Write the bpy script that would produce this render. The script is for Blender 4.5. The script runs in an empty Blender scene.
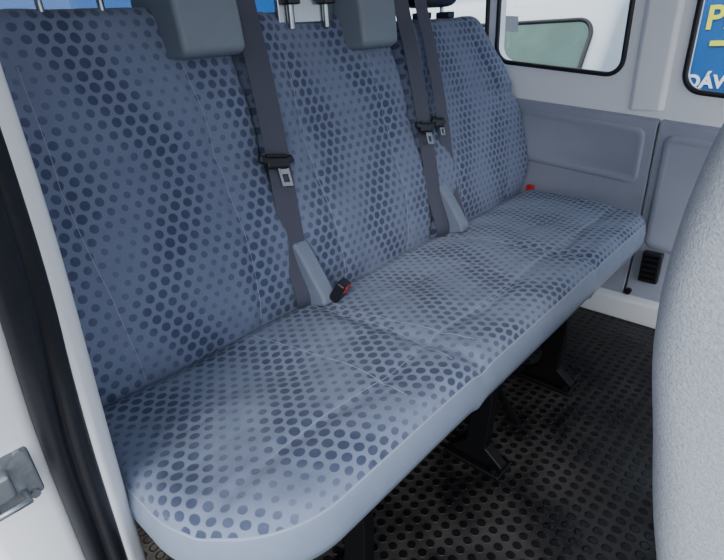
import bpy, bmesh, math
from mathutils import Matrix, Vector, noise

# ------------------------------------------------------------------ helpers
def srgb(r,g,b):
    f=lambda c:(c/255/12.92) if c/255<=.04045 else ((c/255+.055)/1.055)**2.4
    return (f(r),f(g),f(b),1)
def link(o):
    bpy.context.collection.objects.link(o);return o
def empty(name,loc=(0,0,0)):
    o=bpy.data.objects.new(name,None);o.location=(0,0,0);return link(o)
def meshobj(name,verts,faces,mats,parent=None,smooth=True,midx=None,uvs=None):
    me=bpy.data.meshes.new(name);me.from_pydata([tuple(v) for v in verts],[],faces)
    for m in (mats if isinstance(mats,(list,tuple)) else [mats]): me.materials.append(m)
    if midx:
        for p,i in zip(me.polygons,midx): p.material_index=i
    if uvs:
        l=me.uv_layers.new(name="UVMap")
        for p in me.polygons:
            for li,vi in zip(p.loop_indices,p.vertices): l.data[li].uv=uvs[vi]
    me.validate();me.update()
    bm=bmesh.new();bm.from_mesh(me);bmesh.ops.recalc_face_normals(bm,faces=bm.faces);bm.to_mesh(me);bm.free()
    if smooth:
        for p in me.polygons:p.use_smooth=True
    o=bpy.data.objects.new(name,me);link(o)
    if parent:o.parent=parent
    return o
def bevel(o,w=.004,seg=3,ang=35):
    m=o.modifiers.new("b",'BEVEL');m.width=w;m.segments=seg;m.limit_method='ANGLE';m.angle_limit=math.radians(ang)
    for p in o.data.polygons:p.use_smooth=True
    n=o.modifiers.new("wn",'WEIGHTED_NORMAL');n.keep_sharp=False
    return o
def box(name,x0,x1,y0,y1,z0,z1,mat,parent=None,bw=.004):
    v=[(x,y,z) for x in (x0,x1) for y in (y0,y1) for z in (z0,z1)]
    f=[(0,1,3,2),(4,6,7,5),(0,4,5,1),(2,3,7,6),(0,2,6,4),(1,5,7,3)]
    o=meshobj(name,v,f,mat,parent,False)
    if bw:bevel(o,bw)
    return o
def obox(name,c,axes,size,mat,parent=None,bw=.003):
    ax=[Vector(a).normalized() for a in axes];c=Vector(c)
    v=[c+ax[0]*size[0]*sx/2+ax[1]*size[1]*sy/2+ax[2]*size[2]*sz/2 for sx in(-1,1) for sy in(-1,1) for sz in(-1,1)]
    f=[(0,1,3,2),(4,6,7,5),(0,4,5,1),(2,3,7,6),(0,2,6,4),(1,5,7,3)]
    o=meshobj(name,v,f,mat,parent,False)
    if bw:bevel(o,bw)
    return o
def tube(name,pts,r,mat,parent=None,cyc=False,res=3):
    cu=bpy.data.curves.new(name,'CURVE');cu.dimensions='3D';cu.bevel_depth=r;cu.bevel_resolution=res
    s=cu.splines.new('POLY');s.points.add(len(pts)-1)
    for p,q in zip(s.points,pts):p.co=(*q,1)
    s.use_cyclic_u=cyc;cu.materials.append(mat);cu.use_fill_caps=True
    o=link(bpy.data.objects.new(name,cu))
    if parent:o.parent=parent
    return o
def prism(name,prof,axis,a0,a1,mat,parent=None,bw=.004):
    """prof: 2D polygon; axis 'x': prof=(y,z) extruded x ; 'y': (x,z) ; 'z': (x,y)"""
    def P(p,a): return {'x':(a,p[0],p[1]),'y':(p[0],a,p[1]),'z':(p[0],p[1],a)}[axis]
    n=len(prof);v=[P(p,a0) for p in prof]+[P(p,a1) for p in prof]
    f=[tuple(range(n)),tuple(range(2*n-1,n-1,-1))]+[(i,(i+1)%n,n+(i+1)%n,n+i) for i in range(n)]
    o=meshobj(name,v,f,mat,parent,False)
    if bw:bevel(o,bw)
    return o
def ss(a,b,x):
    t=max(0,min(1,(x-a)/(b-a)));return t*t*(3-2*t)
def lerp_tab(tab,z):
    if z<=tab[0][0]:return tab[0][1]
    for (a,va),(b,vb) in zip(tab,tab[1:]):
        if z<=b:
            t=(z-a)/(b-a);return va+(vb-va)*t
    return tab[-1][1]
def smooth_tab(tab,z,w=.05):
    return sum(lerp_tab(tab,z+w*(k-3)/3) for k in range(7))/7

# ------------------------------------------------------------------ materials
class N:
    def __init__(s,name):
        s.m=bpy.data.materials.new(name);s.m.use_nodes=True;s.t=s.m.node_tree
        s.b=s.t.nodes["Principled BSDF"]
    def n(s,ty,**k):
        x=s.t.nodes.new(ty)
        for a,v in k.items():setattr(x,a,v)
        return x
    def l(s,a,b):s.t.links.new(a,b)
    def math(s,op,a,b=None,c=None):
        x=s.n('ShaderNodeMath',operation=op)
        for i,v in enumerate((a,b,c)):
            if v is None:continue
            if isinstance(v,(int,float)):x.inputs[i].default_value=v
            else:s.l(v,x.inputs[i])
        return x.outputs[0]
    def mix(s,f,a,b):
        x=s.n('ShaderNodeMix',data_type='RGBA')
        for i,v in ((0,f),(6,a),(7,b)):
            if isinstance(v,(int,float)):x.inputs[i].default_value=v
            elif isinstance(v,tuple):x.inputs[i].default_value=v
            else:s.l(v,x.inputs[i])
        return x.outputs[2]
    def noise(s,vec,scale,det=3):
        x=s.n('ShaderNodeTexNoise');x.inputs['Scale'].default_value=scale;x.inputs['Detail'].default_value=det
        if vec is not None:s.l(vec,x.inputs['Vector'])
        return x.outputs['Fac']
    def bump(s,h,st=.3,dist=.002):
        x=s.n('ShaderNodeBump');x.inputs['Strength'].default_value=st;x.inputs['Distance'].default_value=dist
        s.l(h,x.inputs['Height']);s.l(x.outputs[0],s.b.inputs['Normal'])
def mat(name,col,rough=.5,metal=0,nscale=0,namt=.1,bump=0,bscale=200,spec=.5,trans=0):
    k=N(name);k.b.inputs['Roughness'].default_value=rough;k.b.inputs['Metallic'].default_value=metal
    k.b.inputs['Specular IOR Level'].default_value=spec
    tc=k.n('ShaderNodeTexCoord').outputs['Object']
    c=tuple(col)
    if nscale:
        d=tuple(max(0,x*(1-namt)) for x in c[:3])+(1,);e=tuple(min(1,x*(1+namt)) for x in c[:3])+(1,)
        k.l(k.mix(k.noise(tc,nscale,5),d,e),k.b.inputs['Base Color'])
    else:k.b.inputs['Base Color'].default_value=c
    if bump:k.bump(k.noise(tc,bscale,3),bump,.002)
    k.b.inputs['Transmission Weight'].default_value=trans
    return k.m
def fabric(name,base,dot,base2,P=.0245):
    k=N(name);uv=k.n('ShaderNodeUVMap',uv_map="UVMap").outputs[0]
    sp=k.n('ShaderNodeSeparateXYZ');k.l(uv,sp.inputs[0]);u,v=sp.outputs[0],sp.outputs[1]
    Q=1.62
    def lat(off):
        a=k.math('ADD',k.math('DIVIDE',u,P),off);b=k.math('ADD',k.math('DIVIDE',v,P*Q),off)
        fa=k.math('SUBTRACT',k.math('FRACT',a),.5);fb=k.math('MULTIPLY',k.math('SUBTRACT',k.math('FRACT',b),.5),Q)
        return k.math('SQRT',k.math('ADD',k.math('MULTIPLY',fa,fa),k.math('MULTIPLY',fb,fb)))
    d=k.math('MINIMUM',lat(0.0),lat(.5))
    n1=k.noise(uv,7.0,2);n2=k.noise(uv,9,4);n3=k.noise(uv,30,5)
    w=k.math('SINE',k.math('ADD',k.math('MULTIPLY',u,31),k.math('MULTIPLY',k.math('SINE',k.math('MULTIPLY',v,13)),1.8)))
    md=k.math('ADD',k.math('MULTIPLY',w,.26),k.math('MULTIPLY',n1,1.0))
    rad=k.math('MINIMUM',k.math('ADD',k.math('MULTIPLY',md,.22),.18),.36)
    mk=k.n('ShaderNodeMapRange',interpolation_type='SMOOTHSTEP')
    k.l(k.math('SUBTRACT',rad,d),mk.inputs[0]);mk.inputs[1].default_value=-.035;mk.inputs[2].default_value=.035
    amt=k.n('ShaderNodeMapRange');k.l(md,amt.inputs[0]);amt.inputs[1].default_value=.15;amt.inputs[2].default_value=.75
    amt.inputs[3].default_value=.40;amt.inputs[4].default_value=.98
    f=k.math('MULTIPLY',k.math('MULTIPLY',mk.outputs[0],amt.outputs[0]),k.math('ADD',k.math('MULTIPLY',n3,.5),.74))
    tw=k.math('SINE',k.math('MULTIPLY',k.math('ADD',u,k.math('MULTIPLY',v,1.0)),2200))
    tw2=k.math('SINE',k.math('MULTIPLY',k.math('SUBTRACT',v,k.math('MULTIPLY',u,.3)),1900))
    wv=k.math('MULTIPLY',k.math('ADD',k.math('MULTIPLY',tw,tw2),1.0),.5)
    bc=k.mix(k.math('ADD',k.math('ADD',k.math('MULTIPLY',wv,.45),k.math('MULTIPLY',n2,.3)),k.math('MULTIPLY',n3,.25)),base,base2)
    dd=tuple(x*1.4 for x in dot[:3])+(1,)
    dc=k.mix(wv,dot,dd)
    k.l(k.mix(f,bc,dc),k.b.inputs['Base Color'])
    k.b.inputs['Roughness'].default_value=.85;k.b.inputs['Sheen Weight'].default_value=.15
    k.b.inputs['Specular IOR Level'].default_value=.25
    h=k.math('ADD',k.math('MULTIPLY',wv,.35),k.math('ADD',k.math('MULTIPLY',k.noise(uv,50,3),1.3),k.math('MULTIPLY',k.noise(uv,17,2),3.0)))
    k.bump(h,.6,.0028)
    return k.m
def rubber_floor():
    k=N("studded_rubber");tc=k.n('ShaderNodeTexCoord').outputs['Object']
    sp=k.n('ShaderNodeSeparateXYZ');k.l(tc,sp.inputs[0]);P=.028
    fa=k.math('SUBTRACT',k.math('FRACT',k.math('DIVIDE',sp.outputs[0],P)),.5)
    fb=k.math('SUBTRACT',k.math('FRACT',k.math('DIVIDE',sp.outputs[1],P)),.5)
    d=k.math('SQRT',k.math('ADD',k.math('MULTIPLY',fa,fa),k.math('MULTIPLY',fb,fb)))
    mk=k.n('ShaderNodeMapRange',interpolation_type='SMOOTHSTEP');k.l(d,mk.inputs[0])
    mk.inputs[1].default_value=.38;mk.inputs[2].default_value=.28
    m=mk.outputs[0];n1=k.noise(tc,7,6)
    cr=k.n('ShaderNodeMapRange');k.l(n1,cr.inputs[0]);cr.inputs[1].default_value=.35;cr.inputs[2].default_value=.68
    c=k.mix(cr.outputs[0],srgb(22,21,22),srgb(64,59,57))  # lighter brownish patches paint a wet sheen into the rubber colour
    k.l(k.mix(m,c,srgb(12,12,14)),k.b.inputs['Base Color'])
    r=k.n('ShaderNodeMapRange');k.l(n1,r.inputs[0]);r.inputs[1].default_value=.35;r.inputs[2].default_value=.65;r.inputs[3].default_value=.27;r.inputs[4].default_value=.6
    k.l(r.outputs[0],k.b.inputs['Roughness']);k.b.inputs['Specular IOR Level'].default_value=.4
    k.bump(k.math('ADD',m,k.math('MULTIPLY',k.noise(tc,60,3),.3)),.7,.0025)
    return k.m

M_cush=fabric("seat_fabric",srgb(110,121,145),srgb(60,68,92),srgb(142,153,175))
M_back_shaded=fabric("back_fabric_shaded",srgb(104,113,138),srgb(62,70,95),srgb(132,141,165),.0255)  # darker copy of the seat fabric; backrest shade is put into its colour
M_vinyl=mat("vinyl_grey",srgb(128,139,158),.42,nscale=30,namt=.12,bump=.15,bscale=500)
M_stitch=mat("stitch",srgb(150,158,174),.8)
M_pipe=mat("piping",srgb(152,161,176),.6)
M_box=mat("grey_plastic",srgb(120,129,138),.5,nscale=40,namt=.04,bump=.1,bscale=700)
M_belt=N("belt_web");_u=M_belt.n('ShaderNodeTexCoord').outputs['Object'];_w=M_belt.n('ShaderNodeTexWave',wave_type='BANDS',bands_direction='Z')
M_belt.l(_u,_w.inputs[0]);_w.inputs['Scale'].default_value=180
M_belt.l(M_belt.mix(_w.outputs['Fac'],srgb(60,61,75),srgb(78,79,93)),M_belt.b.inputs['Base Color']);M_belt.b.inputs['Roughness'].default_value=.55
M_belt.bump(_w.outputs['Fac'],.2,.0006);M_belt=M_belt.m
M_black=mat("black_plastic",srgb(26,27,31),.38,nscale=40,namt=.2)
M_iron=mat("black_steel",srgb(8,8,10),.5,metal=.0,nscale=20,namt=.4,bump=.2,bscale=80,spec=.22)
M_chrome=mat("chrome",srgb(165,170,175),.28,1,nscale=30,namt=.1)
M_alu=mat("aluminium",srgb(150,155,160),.4,.85,nscale=50,namt=.2,bump=.3,bscale=120)
M_red=mat("red_button",srgb(195,35,32),.4)
M_white=mat("white_paint",srgb(250,250,252),.3,nscale=6,namt=.02)
M_panel=mat("grey_trim",srgb(154,158,172),.6,nscale=9,namt=.07,bump=.25,bscale=600)
M_seal=mat("rubber_seal",srgb(20,21,27),.5,nscale=30,namt=.3,bump=.2,bscale=90)
M_hood=mat("hood_fabric",srgb(118,127,145),.75,nscale=200,namt=.12,bump=.3,bscale=500)
M_fseat=mat("front_seat_cloth",srgb(166,170,177),.95,nscale=220,namt=.35,bump=1.0,bscale=300,spec=.1)
M_floor=rubber_floor()
M_ceil=mat("headliner",srgb(225,226,230),.9,nscale=80,namt=.04)
M_glass=N("window_glass")
g=M_glass.n('ShaderNodeBsdfTransparent');g.inputs[0].default_value=(.9,.94,.93,1);gl=M_glass.n('ShaderNodeBsdfGlossy');gl.inputs['Roughness'].default_value=.02
mx=M_glass.n('ShaderNodeMixShader');mx.inputs[0].default_value=.06;M_glass.l(g.outputs[0],mx.inputs[1]);M_glass.l(gl.outputs[0],mx.inputs[2])
M_glass.l(mx.outputs[0],M_glass.t.nodes['Material Output'].inputs[0]);M_glass=M_glass.m
M_blue=mat("blue_hoarding",srgb(14,84,150),.5,nscale=2,namt=.1)
M_yel=mat("yellow_print",srgb(225,225,50),.5)
M_wtxt=mat("white_print",srgb(235,240,245),.5)
M_asph=mat("asphalt",srgb(120,120,122),.9,nscale=20,namt=.3,bump=.4,bscale=60)
M_carglass=mat("tinted_windscreen",srgb(62,92,84),.08,nscale=5,namt=.6)
M_car=mat("silver_paint",srgb(190,197,202),.25,nscale=2,namt=.05)

# ------------------------------------------------------------------ pads
def pad(name,top,nu,nv,rings,D,mats,parent,uvf,us=None,vs=None):
    us=us or [i/nu for i in range(nu+1)];vs=vs or [j/nv for j in range(nv+1)]
    nu=len(us)-1;nv=len(vs)-1
    V=[top(u,v) for u in us for v in vs];UV=[uvf(u,v) for u in us for v in vs]
    idx=lambda i,j:i*(nv+1)+j
    F=[];MI=[]
    for i in range(nu):
        for j in range(nv):
            F.append((idx(i,j),idx(i+1,j),idx(i+1,j+1),idx(i,j+1)));MI.append(0)
    loop=[idx(i,0) for i in range(nu)]+[idx(nu,j) for j in range(nv)]+[idx(i,nv) for i in range(nu,0,-1)]+[idx(0,j) for j in range(nv,0,-1)]
    D=Vector(D).normalized();c=sum((V[i] for i in loop),Vector())/len(loop);n=len(loop)
    outs=[]
    for k in range(n):
        t=V[loop[(k+2)%n]]-V[loop[(k-2)%n]];t-=D*t.dot(D);o=t.cross(D)
        o=o.normalized() if o.length>1e-9 else Vector((0,0,0))
        outs.append(o)
    s=sum(o.dot(V[i]-c) for o,i in zip(outs,loop))
    if s<0:outs=[-o for o in outs]
    prev=loop;basev=[V[i].copy() for i in loop]
    for (o,d,m) in rings:
        cur=[]
        for k in range(n):
            V.append(basev[k]+outs[k]*o+D*d);UV.append((UV[loop[k]][0]+outs[k].x*d,UV[loop[k]][1]+outs[k].y*d if abs(D.z)>.9 else UV[loop[k]][1]+outs[k].z*d));cur.append(len(V)-1)
        for k in range(n):
            F.append((prev[k],prev[(k+1)%n],cur[(k+1)%n],cur[k]));MI.append(m)
        prev=cur
    F.append(tuple(prev));MI.append(rings[-1][2])
    return meshobj(name,V,F,mats,parent,True,MI,UV),basev

bench=empty("rear_bench_seat")
# --- cushion
YB,YF=.035,-.458
def cx0(y): return -.018
def cx1(y): return 1.60-.145*ss(0,-.444,y)
RN,RF=.175,.06
def yfront(x,x0,x1):
    a=x-x0;b=x1-x
    y=YF
    if a<RN:y=max(y,YF+RN-math.sqrt(max(0,RN*RN-(RN-a)**2)))
    if b<RF:y=max(y,YF+RF-math.sqrt(max(0,RF*RF-(RF-b)**2)))
    return y
def cush_z(x,y,d):
    z=.42+.032*ss(0,-.30,y)+.002*ss(-.3,-.42,y)
    z-=.02*ss(-.03,.03,y)
    for cx in (.26,.78,1.3):
        z-=.014*math.exp(-((x-cx)/.15)**2-((y+.20)/.13)**2)
    for sx in (.515,1.045):
        dd=(x-sx-.02*math.sin(y*6))
        z-=.007*math.exp(-(dd/.016)**2)
        z-=.0008*math.exp(-(dd/.05)**2)*math.sin(y*95+3*noise.noise(Vector((x*4,y*12,7))))
    z-=.0045*math.exp(-((y+.36-.006*math.sin((x-.1)/.02*.35))/.013)**2)
    f=ss(0,.05,d)
    z+=.006*noise.noise(Vector((x*6,y*8,.3)))*(.4+.6*f)+.0026*noise.noise(Vector((x*18,y*20,1.3)))*f
    z-=.0008*(1-ss(0,.06,d))*ss(0,.012,d)*(.5+.5*math.sin((x+y)*120+5*noise.noise(Vector((x*9,y*9,4)))))
    q=noise.noise(Vector((x*4+y*3,y*12-x*2,9.1)));z-=.0018*math.exp(-(q/.10)**2)*ss(-.05,-.15,y)*f
    r=.034
    if d<r:z-=r*.55*(1-math.sqrt(max(0,1-((r-d)/r)**2)))
    return z
def cush_xy(u,v):
    y=YB+(YF-YB)*v
    for _ in range(3):
        x0,x1=cx0(y),cx1(y);x=x0+(x1-x0)*u
        y=YB+(yfront(x,cx0(YF),cx1(YF) if u>.9 else x1+.2)-YB)*v
    return x,y
def cush_d(x,y):
    d=min(x-cx0(y),cx1(y)-x,y-YF)
    x0,x1=cx0(y),cx1(y)
    if x<x0+RN and y<YF+RN:d=min(d,RN-math.hypot(x-x0-RN,y-YF-RN))
    x1=cx1(YF)
    if x>x1-RF and y<YF+RF:d=min(d,RF-math.hypot(x-x1+RF,y-YF-RF))
    return max(0,d)
def cush_uv(u,v):
    x,y=cush_xy(u,v);d=cush_d(x,y);r=.034
    if d>=r:return (x,y)
    ext=r*.55*(1-math.sqrt(max(0,1-((r-d)/r)**2)))*.8
    e=.002
    gx=cush_d(x+e,y)-cush_d(x-e,y);gy=cush_d(x,y+e)-cush_d(x,y-e);L=math.hypot(gx,gy) or 1
    return (x-gx/L*ext,y-gy/L*ext)
def cush_top(u,v):
    x,y=cush_xy(u,v);return Vector((x,y,cush_z(x,y,cush_d(x,y))))
def dense(n,a=True,b=True,k=8):
    L=[]
    for i in range(n+1):L.append(i/n)
    ex=[]
    for q in (.15,.5,1,2,3,4,6,8,11,14,20,28):
        if a:ex.append(q/(n*8.0)*1.0)
        if b:ex.append(1-q/(n*8.0))
    return sorted(set(L+ex))
rings=[(.004,.004,0),(.007,.012,1),(.011,.035,1),(.010,.062,1),(.002,.084,1),(-.02,.098,1),(-.05,.10,2)]
cu,loopv=pad("seat_cushion",cush_top,0,0,rings,(0,0,-1),[M_cush,M_vinyl,M_black],bench,
   cush_uv,us=dense(260),vs=dense(100,False,True))
def ez(x,y): return cush_z(x,y,0)-.007
PP=[(cx0(y)-.004,y) for y in [0.0-.03*i for i in range(10)] if y>YF+RN]
PP+=[(cx0(0)+RN-(RN+.004)*math.cos(a),YF+RN-(RN+.004)*math.sin(a)) for a in [math.pi/2*i/30 for i in range(31)]]
PP+=[(x,YF-.004) for x in [.17+.01*i for i in range(122)]]
PP+=[(cx1(YF)-RF+(RF+.004)*math.sin(a),YF+RF-(RF+.004)*math.cos(a)) for a in [math.pi/2*i/12 for i in range(13)]]
tube("cushion_piping",[Vector((x,y,ez(x,y))) for x,y in PP],.0016,M_pipe,bench)
def cstitch(name,path):
    tube(name,[Vector((x,y,cush_z(x,y,cush_d(x,y))+.0002)) for x,y in path],.0006,M_stitch,bench,res=1)
def seg(p,q,n=60,bow=0):
    return [(p[0]+(q[0]-p[0])*i/n+bow*math.sin(math.pi*i/n),p[1]+(q[1]-p[1])*i/n) for i in range(n+1)]
k=0
for sx in (.33,.497,.533,.86,1.027,1.063,1.36):
    k+=1;cstitch("stitch_%d"%k,seg((sx,.0),(sx+.02*(1 if k%2 else -1),-.42),bow=.018*(1 if k%3 else -1)))
cstitch("stitch_long",[(.12+.01*i,-.352+.006*math.sin(i*.175)) for i in range(128)])

# --- backrests
TH=math.radians(14.7)
UP=Vector((0,math.sin(TH),math.cos(TH)));FN=Vector((0,-math.cos(TH),math.sin(TH)))
B0=Vector((0,0,.42))
def mk_back(idx,xl,xr,H,rl,rr,seed,bowl):
    def Ht(x,x0,x1):
        a=x-x0;b=x1-x;h=H
        if a<rl:h=min(h,H-rl+math.sqrt(max(0,rl*rl-(rl-a)**2)))
        if b<rr:h=min(h,H-rr+math.sqrt(max(0,rr*rr-(rr-b)**2)))
        return h
    def xh(u,v):
        h=-.03+(H+.03)*v
        for _ in range(3):
            x0,x1=xl(h),xr(h);x=x0+(x1-x0)*u
            h=-.03+(Ht(x,x0,x1)+.03)*v
        return x,h
    def depth(x,h):
        x0,x1=xl(h),xr(h);xm=(x0+x1)/2;w=(x1-x0)/2
        d=min(x-x0,x1-x,H-h)
        if x<x0+rl and h>H-rl:d=min(d,rl-math.hypot(x-x0-rl,h-H+rl))
        if x>x1-rr and h>H-rr:d=min(d,rr-math.hypot(x-x1+rr,h-H+rr))
        d=max(0,d)
        t=.030+.014*math.exp(-((h-.16)/.10)**2)
        t-=.016*math.exp(-((x-xm)/(w*.45))**2)*ss(.1,.3,h)
        t-=.009*math.exp(-((h-.36-.02*math.cos((x-xm)*9))/.020)**2)
        t-=.010*ss(.45,.62,h)
        t-=.02*ss(.06,-.03,h)
        for sx in (-.5,.5):
            t-=.0055*math.exp(-((x-xm-sx*w-.03*sx*math.sin(h*5))/.014)**2)
        t+=.008*noise.noise(Vector((x*6+seed,h*7,.7)))+.0035*noise.noise(Vector((x*15+seed,h*18,2.7)))
        q=noise.noise(Vector((x*9+seed+h*3,h*7-x*2,5.1)));t-=.0018*math.exp(-(q/.09)**2)
        r=.040
        if d<r:t-=r*.9*(1-math.sqrt(max(0,1-((r-d)/r)**2)))
        return t-.03
    def top(u,v):
        x,h=xh(u,v);return B0+Vector((x,0,0))+UP*h+FN*depth(x,h)
    pad("backrest_cushion_%d"%idx,top,0,0,[(.003,.02,0),(.003,.05,0),(0,.075,2),(-.02,.09,2)],-FN,[M_back_shaded,M_vinyl,M_black],bench,xh,
        us=dense(90),vs=dense(110,False,True))
    n=0
    for sx,bw in ((-.5,.012),(.5,.012)):
        n+=1;P=[]
        for i in range(80):
            h=.0+(.56)*i/79;xm=(xl(h)+xr(h))/2;w=(xr(h)-xl(h))/2
            x=xm+sx*w+.03*sx*math.sin(h*5)
            P.append(B0+Vector((x,0,0))+UP*h+FN*(depth(x,h)+.0002))
        tube("back_stitch_%d_%d"%(idx,n),P,.0006,M_stitch,bench,res=1)
mk_back(1,lambda h:-.015,lambda h:.518,.655,.05,.08,0,0)
mk_back(2,lambda h:.524,lambda h:1.035,.640,.12,.08,5,0)
mk_back(3,lambda h:1.041,lambda h:1.615+.045*math.sin(math.pi*min(1,max(0,h)/.5))-.10*ss(.35,.62,h),.610,.10,.05,9,0)
box("back_frame_shell",.0,1.58,.19,.215,.40,.92,M_black,bench,.01)
box("seat_pan",.03,1.43,-.40,.03,.32,.352,M_iron,bench,.004)
tube("front_rail",[(.03,-.35,.305),(1.40,-.35,.305)],.016,M_iron,bench)
tube("rear_rail",[(.03,.0,.305),(1.5,.0,.305)],.016,M_iron,bench)
def leg(i,x):
    pr=[(-.39,.33),(-.33,.33),(-.345,.20),(-.33,.06),(-.29,.02),(-.29,0),(-.43,0),(-.43,.025),(-.385,.06),(-.395,.2)]
    prism("leg_front_%d"%i,pr,'x',x-.014,x+.014,M_iron,bench,.004)
    pr=[(.03,.33),(-.02,.33),(-.03,.06),(-.07,0),(.08,0),(.04,.06)]
    prism("leg_rear_%d"%i,pr,'x',x-.014,x+.014,M_iron,bench,.004)
    prism("leg_web_%d"%i,[(-.36,.33),(.0,.33),(.0,.10),(-.10,.20),(-.25,.20),(-.35,.08)],'x',x-.004,x+.004,M_iron,bench,.002)
    box("floor_foot_%d"%i,x-.035,x+.035,-.435,-.28,.0,.014,M_iron,bench,.005)
    tube("foot_bolt_%d"%i,[(x-.022,-.415,.012),(x-.022,-.415,.028)],.010,M_iron,bench)
for i,x in enumerate((.27,.70,1.10)):leg(i+1,x)
tube("side_strut",[(.70,-.36,.31),(.80,-.37,.12),(.86,-.38,.02)],.010,M_iron,bench)
box("under_seat_bin",.36,1.35,-.12,.10,.03,.28,M_iron,bench,.02)
def hood(i,x0,x1,zb):
    pr=[(.115,zb),(.094,zb+.01),(.100,1.02),(.112,1.09),(.15,1.12),(.25,1.11),(.27,1.05),(.26,.93),(.2,zb)]
    prism("belt_outlet_cover_%d"%i,pr,'x',x0,x1,M_box,bench,.012)
    obox("outlet_slot_%d"%i,(x1-.03,.105,1.075),((1,0,0),UP,FN),(.05,.012,.012),M_black,bench,.002)
hood(1,.368,.508,.948);hood(2,.85,.985,.935)
def ribbon(name,pts,w,th=.0016,side=(1,0,0),mt=None):
    P=[Vector(p) for p in pts];Q=[]
    for i in range(len(P)-1):
        a=P[max(0,i-1)];b=P[i];c=P[i+1];d=P[min(len(P)-1,i+2)]
        for k in range(10):
            t=k/10;Q.append(.5*((2*b)+(c-a)*t+(2*a-5*b+4*c-d)*t*t+(-a+3*b-3*c+d)*t**3))
    Q.append(P[-1]);V=[];F=[]
    for i,q in enumerate(Q):
        t=(Q[min(len(Q)-1,i+1)]-Q[max(0,i-1)]).normalized();s=Vector(side);s=(s-t*s.dot(t)).normalized();n=s.cross(t)
        for a,b in ((-1,-1),(1,-1),(1,1),(-1,1)):V.append(q+s*w/2*a+n*th/2*b)
    for i in range(len(Q)-1):
        for k in range(4):F.append((4*i+k,4*i+(k+1)%4,4*i+4+(k+1)%4,4*i+4+k))
    F+=[(0,1,2,3),tuple(len(V)-4+k for k in (3,2,1,0))]
    return meshobj(name,V,F,mt or M_belt,bench,False)
def on(x,h,off): return B0+Vector((x,0,0))+UP*h+FN*off
def belt(i,xt,xb,off=.014,w=.05):
    pts=[Vector((xt+.005,.26,1.10)),Vector((xt+.004,.21,1.13)),Vector((xt+.002,.165,1.11)),on(xt,.62,.012)]
    for k in range(1,6):
        t=k/6;pts.append(on(xt+(xb-xt)*t,.62*(1-t),off+.006*math.sin(t*5)))
    pts+=[on(xb,.015,.02),Vector((xb,-.008,.40))]
    ribbon("seat_belt_%d"%i,pts,w,side=(1,-.25,0))
belt(1,.550,.495,w=.053);belt(2,1.062,1.035);belt(3,1.150,1.128,w=.042)
def tongue(i,x,h,w=.05,mir=1):
    c=on(x,h,.030);q=w/.05*.85
    ax=(Vector((1,0,0))+UP*-.18*mir,UP,FN)
    obox("tongue_grip_%d"%i,c,ax,(w*1.0,.026,.014),M_black,bench,.006)
    for sg in (-1,1):
        obox("tongue_ear_%d_%s"%(i,'l' if sg<0 else 'r'),c+ax[0].normalized()*w*.55*sg+UP*.006,(ax[0]+UP*.35*sg,UP-Vector((1,0,0))*.35*sg,FN),(w*.42,.018,.013),M_black,bench,.005)
    obox("tongue_lip_%d"%i,c+UP*.014+FN*.003,ax,(w*.9,.008,.012),M_black,bench,.003)
    d=c-UP*.032*q+Vector((.012,0,0))
    for nm,o,s in (("a",Vector((-.011*q,0,0)),(.006*q,.040*q,.003)),("b",Vector((.011*q,0,0)),(.006*q,.040*q,.003)),("c",-UP*.018*q,(.028*q,.009*q,.003)),("d",UP*.010*q,(.028*q,.012*q,.003))):
        obox("tongue_plate_%d%s"%(i,nm),d+o,ax,s,M_chrome,bench,.001)
tongue(1,.510,.318,.058);tongue(2,1.034,.305,.052);tongue(3,1.10,.308,.040)
def sleeve(i,x,s=1.0):
    pr=[(.0,.405),(-.066*s,.425),(-.062*s,.447),(-.01,.52),(.022,.42+.14*s),(.034,.42+.13*s),(.02,.47)]
    prism("buckle_sleeve_%d"%i,pr,'x',x,x+.042,M_hood,bench,.008)
sleeve(1,.502);sleeve(2,1.062)
def buckle(i,c,tilt):
    c=Vector(c);a=Vector((.25,-.45,.85)).normalized();s=Vector((1,.3,0));s=(s-a*s.dot(a)).normalized();n=s.cross(a)
    if n.y>0:n=-n
    obox("buckle_body_%d"%i,c,(s,a,n),(.040,.05,.024),M_black,bench,.005)
    obox("buckle_button_%d"%i,c+a*.014+n*.004,(s,a,n),(.022,.018,.021),M_red,bench,.002)
    obox("buckle_strap_%d"%i,c-a*.045,(s,a,n),(.02,.05,.006),M_black,bench,.002)
buckle(1,(.546,-.072,.452),1)
obox("buckle_button_far",(1.585,-.02,.425),((1,0,0),(0,1,0),(0,0,1)),(.02,.025,.02),M_red,bench,.003)
def headrest(i,cx,w,z0,mt):
    V=[];F=[];nu=28;nv=12
    for j in range(nv+1):
        ph=-math.pi/2+math.pi*j/nv
        for k in range(nu):
            a=2*math.pi*k/nu
            sp=lambda c,e:math.copysign(abs(c)**e,c)
            x=cx+w/2*sp(math.cos(a),.45)*sp(math.cos(ph),.4);y=.205+.05*sp(math.sin(a),.6)*sp(math.cos(ph),.4);z=z0+.09+.09*sp(math.sin(ph),.5)
            V.append((x,y+(z-z0)*.15,z))
    for j in range(nv):
        for k in range(nu):F.append((j*nu+k,j*nu+(k+1)%nu,(j+1)*nu+(k+1)%nu,(j+1)*nu+k))
    meshobj("headrest_pad_%d"%i,V,F,mt,bench)
    for s in (-1,1):
        tube("headrest_post_%d_%s"%(i,'l' if s<0 else 'r'),[(cx+s*w*.25,.20,.93),(cx+s*w*.25,.205,z0+.05)],.006,M_chrome,bench)
        box("post_sleeve_%d_%s"%(i,'l' if s<0 else 'r'),cx+s*w*.25-.016,cx+s*w*.25+.016,.165,.215,z0-.03,z0-.012,M_black,bench,.004)
headrest(1,.235,.20,1.085,M_black);headrest(3,1.27,.24,1.026,M_black)
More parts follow.
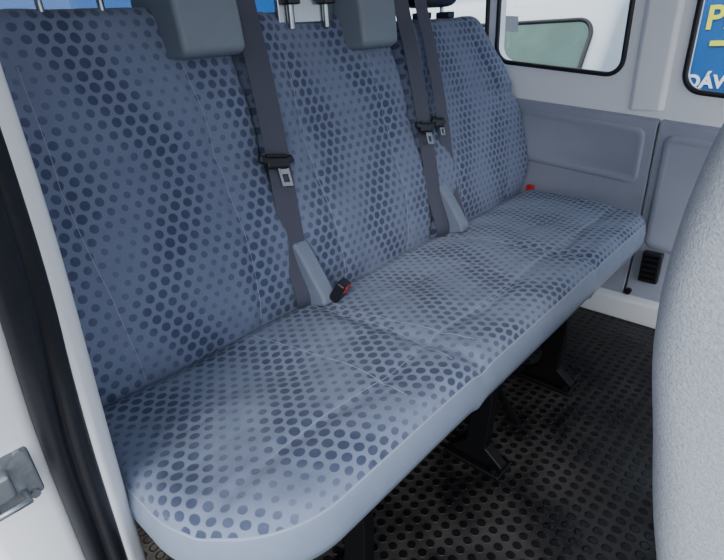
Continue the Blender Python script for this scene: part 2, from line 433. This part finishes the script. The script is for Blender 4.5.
box("bracket_plate",.66,.83,.175,.19,1.0,1.075,M_chrome,bench,.004)
for x in (.69,.80):
    tube("bracket_pin_%d"%int(x*100),[(x,.17,.99),(x,.17,1.09)],.009,M_chrome,bench)
    box("bracket_cap_%d"%int(x*100),x-.018,x+.018,.15,.19,1.038,1.053,M_black,bench,.004)

# ------------------------------------------------------------------ front seat
fs=empty("front_seat")
rear=[(.10,-.80),(.2,-.775),(.29,-.752),(.42,-.728),(.54,-.706),(.63,-.695),(.72,-.694),(.80,-.703),(.87,-.716),(.95,-.745),(1.01,-.78),(1.05,-.83)]
V=[];F=[];nu=64;zs=[.12+.93*j/60 for j in range(61)]
for z in zs:
    yr=smooth_tab(rear,z);th=.20*(1-.6*ss(.9,1.05,z));wd=.27-.10*ss(.85,1.06,z)**2
    if z>1.03:wd-=.03
    cy=yr-th/2
    for k in range(nu):
        a=2*math.pi*k/nu;sp=lambda c,e:math.copysign(abs(c)**e,c)
        x=.725+wd*sp(math.cos(a),.42);y=cy+th/2*sp(math.sin(a),.55)
        q=noise.noise(Vector((x*8,y*8,z*8)))*.004
        V.append((x+q,y+q,z))
for j in range(len(zs)-1):
    for k in range(nu):F.append((j*nu+k,j*nu+(k+1)%nu,(j+1)*nu+(k+1)%nu,(j+1)*nu+k))
F+=[tuple(range(nu)),tuple(range(len(V)-1,len(V)-nu-1,-1))]
meshobj("seat_back",V,F,M_fseat,fs)
fc=box("seat_base",.46,.98,-1.36,-.86,.30,.45,M_fseat,fs,.045)
box("seat_pedestal",.52,.92,-1.28,-.92,.0,.30,M_black,fs,.02)
hb=box("seat_headrest",.60,.85,-.92,-.81,1.10,1.28,M_fseat,fs,.04)
for x in (.67,.78):tube("headrest_post_%d"%int(x*100),[(x,-.865,1.02),(x,-.865,1.13)],.006,M_chrome,fs)

# ------------------------------------------------------------------ shell
def plate(name,outer,holes,fn,thick,mt):
    bm=bmesh.new();es=[]
    for lp in [outer]+holes:
        vs=[bm.verts.new(fn(*p)) for p in lp]
        for i in range(len(vs)):es.append(bm.edges.new((vs[i],vs[(i+1)%len(vs)])))
    r=bmesh.ops.triangle_fill(bm,use_beauty=True,use_dissolve=False,edges=es)
    fs_=[f for f in bm.faces]
    ex=bmesh.ops.extrude_face_region(bm,geom=fs_)
    for v in [e for e in ex['geom'] if isinstance(e,bmesh.types.BMVert)]:v.co+=Vector(thick)
    bmesh.ops.recalc_face_normals(bm,faces=bm.faces)
    me=bpy.data.meshes.new(name);bm.to_mesh(me);bm.free();me.materials.append(mt)
    return link(bpy.data.objects.new(name,me))
def rrect(a0,a1,b0,b1,r,n=8,shear=0):
    L=[]
    for (ca,cb,s) in ((a1-r,b1-r,0),(a0+r,b1-r,1),(a0+r,b0+r,2),(a1-r,b0+r,3)):
        for k in range(n+1):
            t=math.pi/2*(s+k/n);a=ca+r*math.cos(t);b=cb+r*math.sin(t);L.append((a,b+shear*a))
    return L
XW=1.68;SH=.105
win=[(-.245,.20,.827,1.22),(-1.15,-.425,.808,1.22),(.245,.80,.84,1.22)]
wl=lambda a,b:(XW+.0,a,b)
plate("wall_right",[(-2.0,-.06),(1.0,-.06),(1.0,1.4),(-2.0,1.4)],[rrect(a0,a1,b0,b1,.05,8,SH) for a0,a1,b0,b1 in win],wl,(.05,0,0),M_white)
for i,(a0,a1,b0,b1) in enumerate(win):
    w=empty("window_%d"%(i+1))
    L=rrect(a0,a1,b0,b1,.05,8,SH)
    tube("gasket",[(XW-.002,a,b) for a,b in L],.008,M_seal,w,True)
    meshobj("pane",[(XW+.025,a,b) for a,b in L],[tuple(range(len(L)))],M_glass,w,False)
    if i==0:
        meshobj("sticker",[(XW+.022,y,z) for y,z in ((.185,.945),(.135,.94),(.135,.99),(.185,.995))],[(0,1,2,3)],M_wtxt,w,False)
prism("trim_1",[(XW,-.28),(XW-.014,-.295),(XW-.014,-.375),(XW,-.39)],'z',.70,1.39,M_white,None,.006)
tr=empty("side_trim_panel")
def wprof(name,y0,y1,ztop0,mt):
    pr=[(0.0,0),(-.022,-.004),(-.024,-.02),(-.022,-.25),(-.03,-.45),(-.055,-.60),(-.062,-.70)]
    V=[];F=[];ys=[y0+(y1-y0)*i/10 for i in range(11)]
    for y in ys:
        for dx,dz in pr:
            zt=ztop0+.09*y;V.append((XW+dx,y,max(.03,zt+dz)))
        V.append((XW,y,.03))
    n=len(pr)+1
    for i in range(10):
        for k in range(n-1):F.append((i*n+k,i*n+k+1,(i+1)*n+k+1,(i+1)*n+k))
    F+=[tuple(range(n)),tuple(10*n+k for k in range(n-1,-1,-1))]
    o=meshobj(name,V,F,mt,tr,False);bevel(o,.004,2,20);return o
wprof("panel_rear",-.383,.9,.712,M_panel);wprof("panel_front",-1.6,-.389,.712,M_panel)
def emb(name,y0,y1,z0,z1,x=XW-.026,r=.03):
    L=rrect(y0,y1,z0,z1,r,6,.09);n=len(L)
    L2=rrect(y0+.008,y1-.008,z0+.008,z1-.008,r-.006,6,.09);L3=rrect(y0+.022,y1-.022,z0+.022,z1-.022,r-.012,6,.09)
    V=[(x+.004,a,b) for a,b in L]+[(x-.006,a,b) for a,b in L2]+[(x+.001,a,b) for a,b in L3]
    F=[(i,(i+1)%n,n+(i+1)%n,n+i) for i in range(n)]+[(n+i,n+(i+1)%n,2*n+(i+1)%n,2*n+i) for i in range(n)]+[tuple(range(2*n,3*n))]
    meshobj(name,V,F,M_panel,tr,True)
emb("recess_1",-.355,.08,.50,.685);emb("recess_2",-.95,-.41,.30,.675,XW-.03)
emb("recess_3",.11,.6,.50,.685)
box("vent_frame",XW-.075,XW-.05,-.485,-.425,.155,.265,M_black,tr,.006)
for k in range(5):box("vent_slat_%d"%k,XW-.08,XW-.07,-.478,-.432,.17+.019*k,.178+.019*k,M_iron,tr,.001)
for k,(y,z) in enumerate(((-.30,.16),(-.30,.30),(-.40,.10))):
    tube("trim_clip_%d"%k,[(XW-.065+.02*(z>.25),y,z),(XW-.045,y,z)],.011,M_black,tr)
prism("baseboard_right",[(XW-.06,.085),(XW-.085,.075),(XW-.09,.0),(XW-.0,.0),(XW,.085)],'y',-1.6,.9,M_white,None,.006)
box("floor",-.06,XW+.04,-2.0,1.0,-.05,0,M_floor,None,0)
box("trim_sill",-.20,-.058,-2.0,-.12,-.12,-.004,M_black,None,.01)
box("ceiling",-.1,XW+.05,-2.0,1.02,1.40,1.44,M_ceil,None,0)
plate("wall_back",[(-.06,-.06),(XW+.05,-.06),(XW+.05,1.4),(-.06,1.4)],[rrect(.1,.78,.80,1.3,.06),rrect(.88,1.56,.80,1.3,.06)],lambda a,b:(a,1.0,b),(0,.05,0),M_white)
for i,(a,b) in enumerate(((.1,.78),(.88,1.56))):
    w=empty("window_%d"%(4+i));L=rrect(a,b,.8,1.3,.06)
    tube("gasket",[(p,.998,q) for p,q in L],.011,M_seal,w,True)
    meshobj("pane",[(p,1.025,q) for p,q in L],[tuple(range(len(L)))],M_glass,w,False)

# ------------------------------------------------------------------ sliding-door pillar (lofted jamb)
yR=[(-.1,-.13),(0,-.15),(.26,-.197),(.45,-.232),(.615,-.268),(.74,-.30),(.85,-.322),(.97,-.326),(1.2,-.33),(1.41,-.33)]
sO=[(-.1,.0),(.34,-.005),(.61,-.005),(.75,-.05),(.87,-.09),(1.0,-.10),(1.41,-.11)]
zs=[-.1+1.5*j/75 for j in range(76)]
def rowloft(name,f,mt,parent):
    V=[];n=None
    for z in zs:
        r=f(z);n=len(r);V+= [(x,y,z) for x,y in r]
    F=[(j*n+k,j*n+k+1,(j+1)*n+k+1,(j+1)*n+k) for j in range(len(zs)-1) for k in range(n-1)]
    return meshobj(name,V,F,mt,parent,True)
pil=empty("door_1")
R=lambda z:smooth_tab(yR,z,.09)
S=lambda z:R(z)+smooth_tab(sO,z,.09)
def strip(z):
    y=R(z);return [(-.03,1.0),(-.028,y+.05),(-.026,y+.012),(-.030,y+.001),(-.036,y-.006),(-.045,y-.017),(-.053,y-.024),(-.058,y-.022),(-.060,y-.005)]
def seal(z):
    y=R(z);s=S(z)
    x0,y0=-.054,y-.020;x1,y1=-.100,s-.004
    out=[]
    for k in range(21):
        t=k/20;b=.010*abs(math.sin(math.pi*t*2))**.7+.004*math.sin(math.pi*t)
        dx,dy=x1-x0,y1-y0;L=math.hypot(dx,dy)
        nx,ny=-dy/L,dx/L
        if ny>0:nx,ny=-nx,-ny
        out.append((x0+dx*t+nx*b,y0+dy*t+ny*b))
    return [(-.056,y+.01)]+out+[(-.100,s+.02)]
def jamb(z):
    s=S(z);return [(-.096,s+.01),(-.102,s+.004),(-.112,s+.0),(-.135,s+.0),(-.165,s-.004),(-.178,s+.0),(-.185,s+.02),(-.186,1.02)]
rowloft("jamb_strip",strip,M_white,pil);rowloft("rubber_seal",seal,M_seal,pil);rowloft("jamb_face",jamb,M_white,pil)
zc=.58;ys=S(zc)
box("striker_plate",-.176,-.112,ys-.012,ys+.002,zc-.035,zc+.035,M_alu,pil,.004)
box("striker_block",-.174,-.136,ys-.028,ys-.008,zc-.012,zc+.018,M_alu,pil,.004)
tube("striker_loop",[(-.158,ys-.005,zc-.022),(-.158,ys-.03,zc-.022),(-.130,ys-.03,zc-.022),(-.130,ys-.005,zc-.022)],.004,M_alu,pil)
for dx,dz in ((-.162,.026),(-.122,.026),(-.162,-.029),(-.122,-.029)):
    tube("striker_bolt",[(dx,ys-.008,zc+dz),(dx,ys-.017,zc+dz)],.005,M_alu,pil)

# ------------------------------------------------------------------ outside
g=box("ground",-8,10,-8,10,-.62,-.6,M_asph,None,0)
hd=empty("advertising_hoarding")
box("board_side",4.0,4.05,-3.0,5.0,-.6,2.4,M_blue,hd,0)
box("board_rear",-3,4.0,3.0,3.05,-.6,2.4,M_blue,hd,0)
def text(s,loc,size,mt):
    cu=bpy.data.curves.new("t",'FONT');cu.body=s;cu.size=size;cu.extrude=.002;cu.materials.append(mt);cu.offset=.004
    o=link(bpy.data.objects.new("lettering",cu));o.parent=hd
    o.matrix_world=Matrix(((0,0,-1,loc[0]),(-1,0,0,loc[1]),(0,1,0,loc[2]),(0,0,0,1)))
text("PRODEJ",(3.99,.03,.86),.19,M_yel);text("DÁVKY",(3.99,.07,.51),.11,M_wtxt)
box("stripe",3.985,3.995,-3,-.02,.76,.79,M_yel,hd,0)
car=empty("parked_car")
pr=[(2.6,-.35),(2.6,.35),(2.75,.5),(3.1,1.05),(3.3,1.15),(3.8,1.15),(3.85,.4),(3.85,-.35)]
prism("car_body",[(p[0],p[1]) for p in pr],'y',.27,2.6,M_car,car,.08)
sc=lambda y,z:(2.75+(z-.5)*.636-.012,y,z)
wsl=rrect(.36,1.7,.52,.96,.09,8)
meshobj("windscreen",[sc(a,b) for a,b in wsl],[tuple(range(len(wsl)))],M_carglass,car,False)
tube("windscreen_seal",[sc(a,b) for a,b in wsl],.012,M_seal,car,True)
tube("wiper",[sc(.5,.53),sc(1.0,.60)],.008,M_seal,car)
for y in (.6,2.3):
    bpy.ops.mesh.primitive_torus_add(location=(2.75,y,-.33),major_radius=.2,minor_radius=.09);t=bpy.context.object;t.name="wheel";t.data.materials.append(M_black);t.parent=car

# ------------------------------------------------------------------ light
w=bpy.data.worlds.new("world");bpy.context.scene.world=w;w.use_nodes=True;nt=w.node_tree
sky=nt.nodes.new('ShaderNodeTexSky');sky.sky_type='NISHITA';sky.sun_disc=False;sky.sun_elevation=math.radians(50);sky.dust_density=4
bg=nt.nodes['Background'];mixn=nt.nodes.new('ShaderNodeMix');mixn.data_type='RGBA';mixn.inputs[0].default_value=.9
nt.links.new(sky.outputs[0],mixn.inputs[6]);mixn.inputs[7].default_value=(.90,.95,1.0,1)
nt.links.new(mixn.outputs[2],bg.inputs[0]);bg.inputs[1].default_value=2.1
sun=bpy.data.lights.new("sun",'SUN');sun.energy=2.2;sun.angle=math.radians(25);so=link(bpy.data.objects.new("sun",sun))
so.rotation_euler=Vector((.75,.5,-.55)).to_track_quat('-Z','Y').to_euler()

# ------------------------------------------------------------------ camera
yaw,pitch,roll,F_=.773,.457,-.062,509.0
f=Vector((math.cos(yaw)*math.cos(pitch),math.sin(yaw)*math.cos(pitch),-math.sin(pitch)))
r0=Vector((f.y,-f.x,0)).normalized();u0=r0.cross(f)
r=r0*math.cos(roll)+u0*math.sin(roll);u=-r0*math.sin(roll)+u0*math.cos(roll)
cam=bpy.data.cameras.new("camera");co=link(bpy.data.objects.new("camera",cam))
q=(-.154,-.827,.98)
co.matrix_world=Matrix(((r.x,u.x,-f.x,q[0]),(r.y,u.y,-f.y,q[1]),(r.z,u.z,-f.z,q[2]),(0,0,0,1)))
cam.sensor_width=36;cam.lens=F_*36/724;cam.clip_start=.01
bpy.context.scene.camera=co
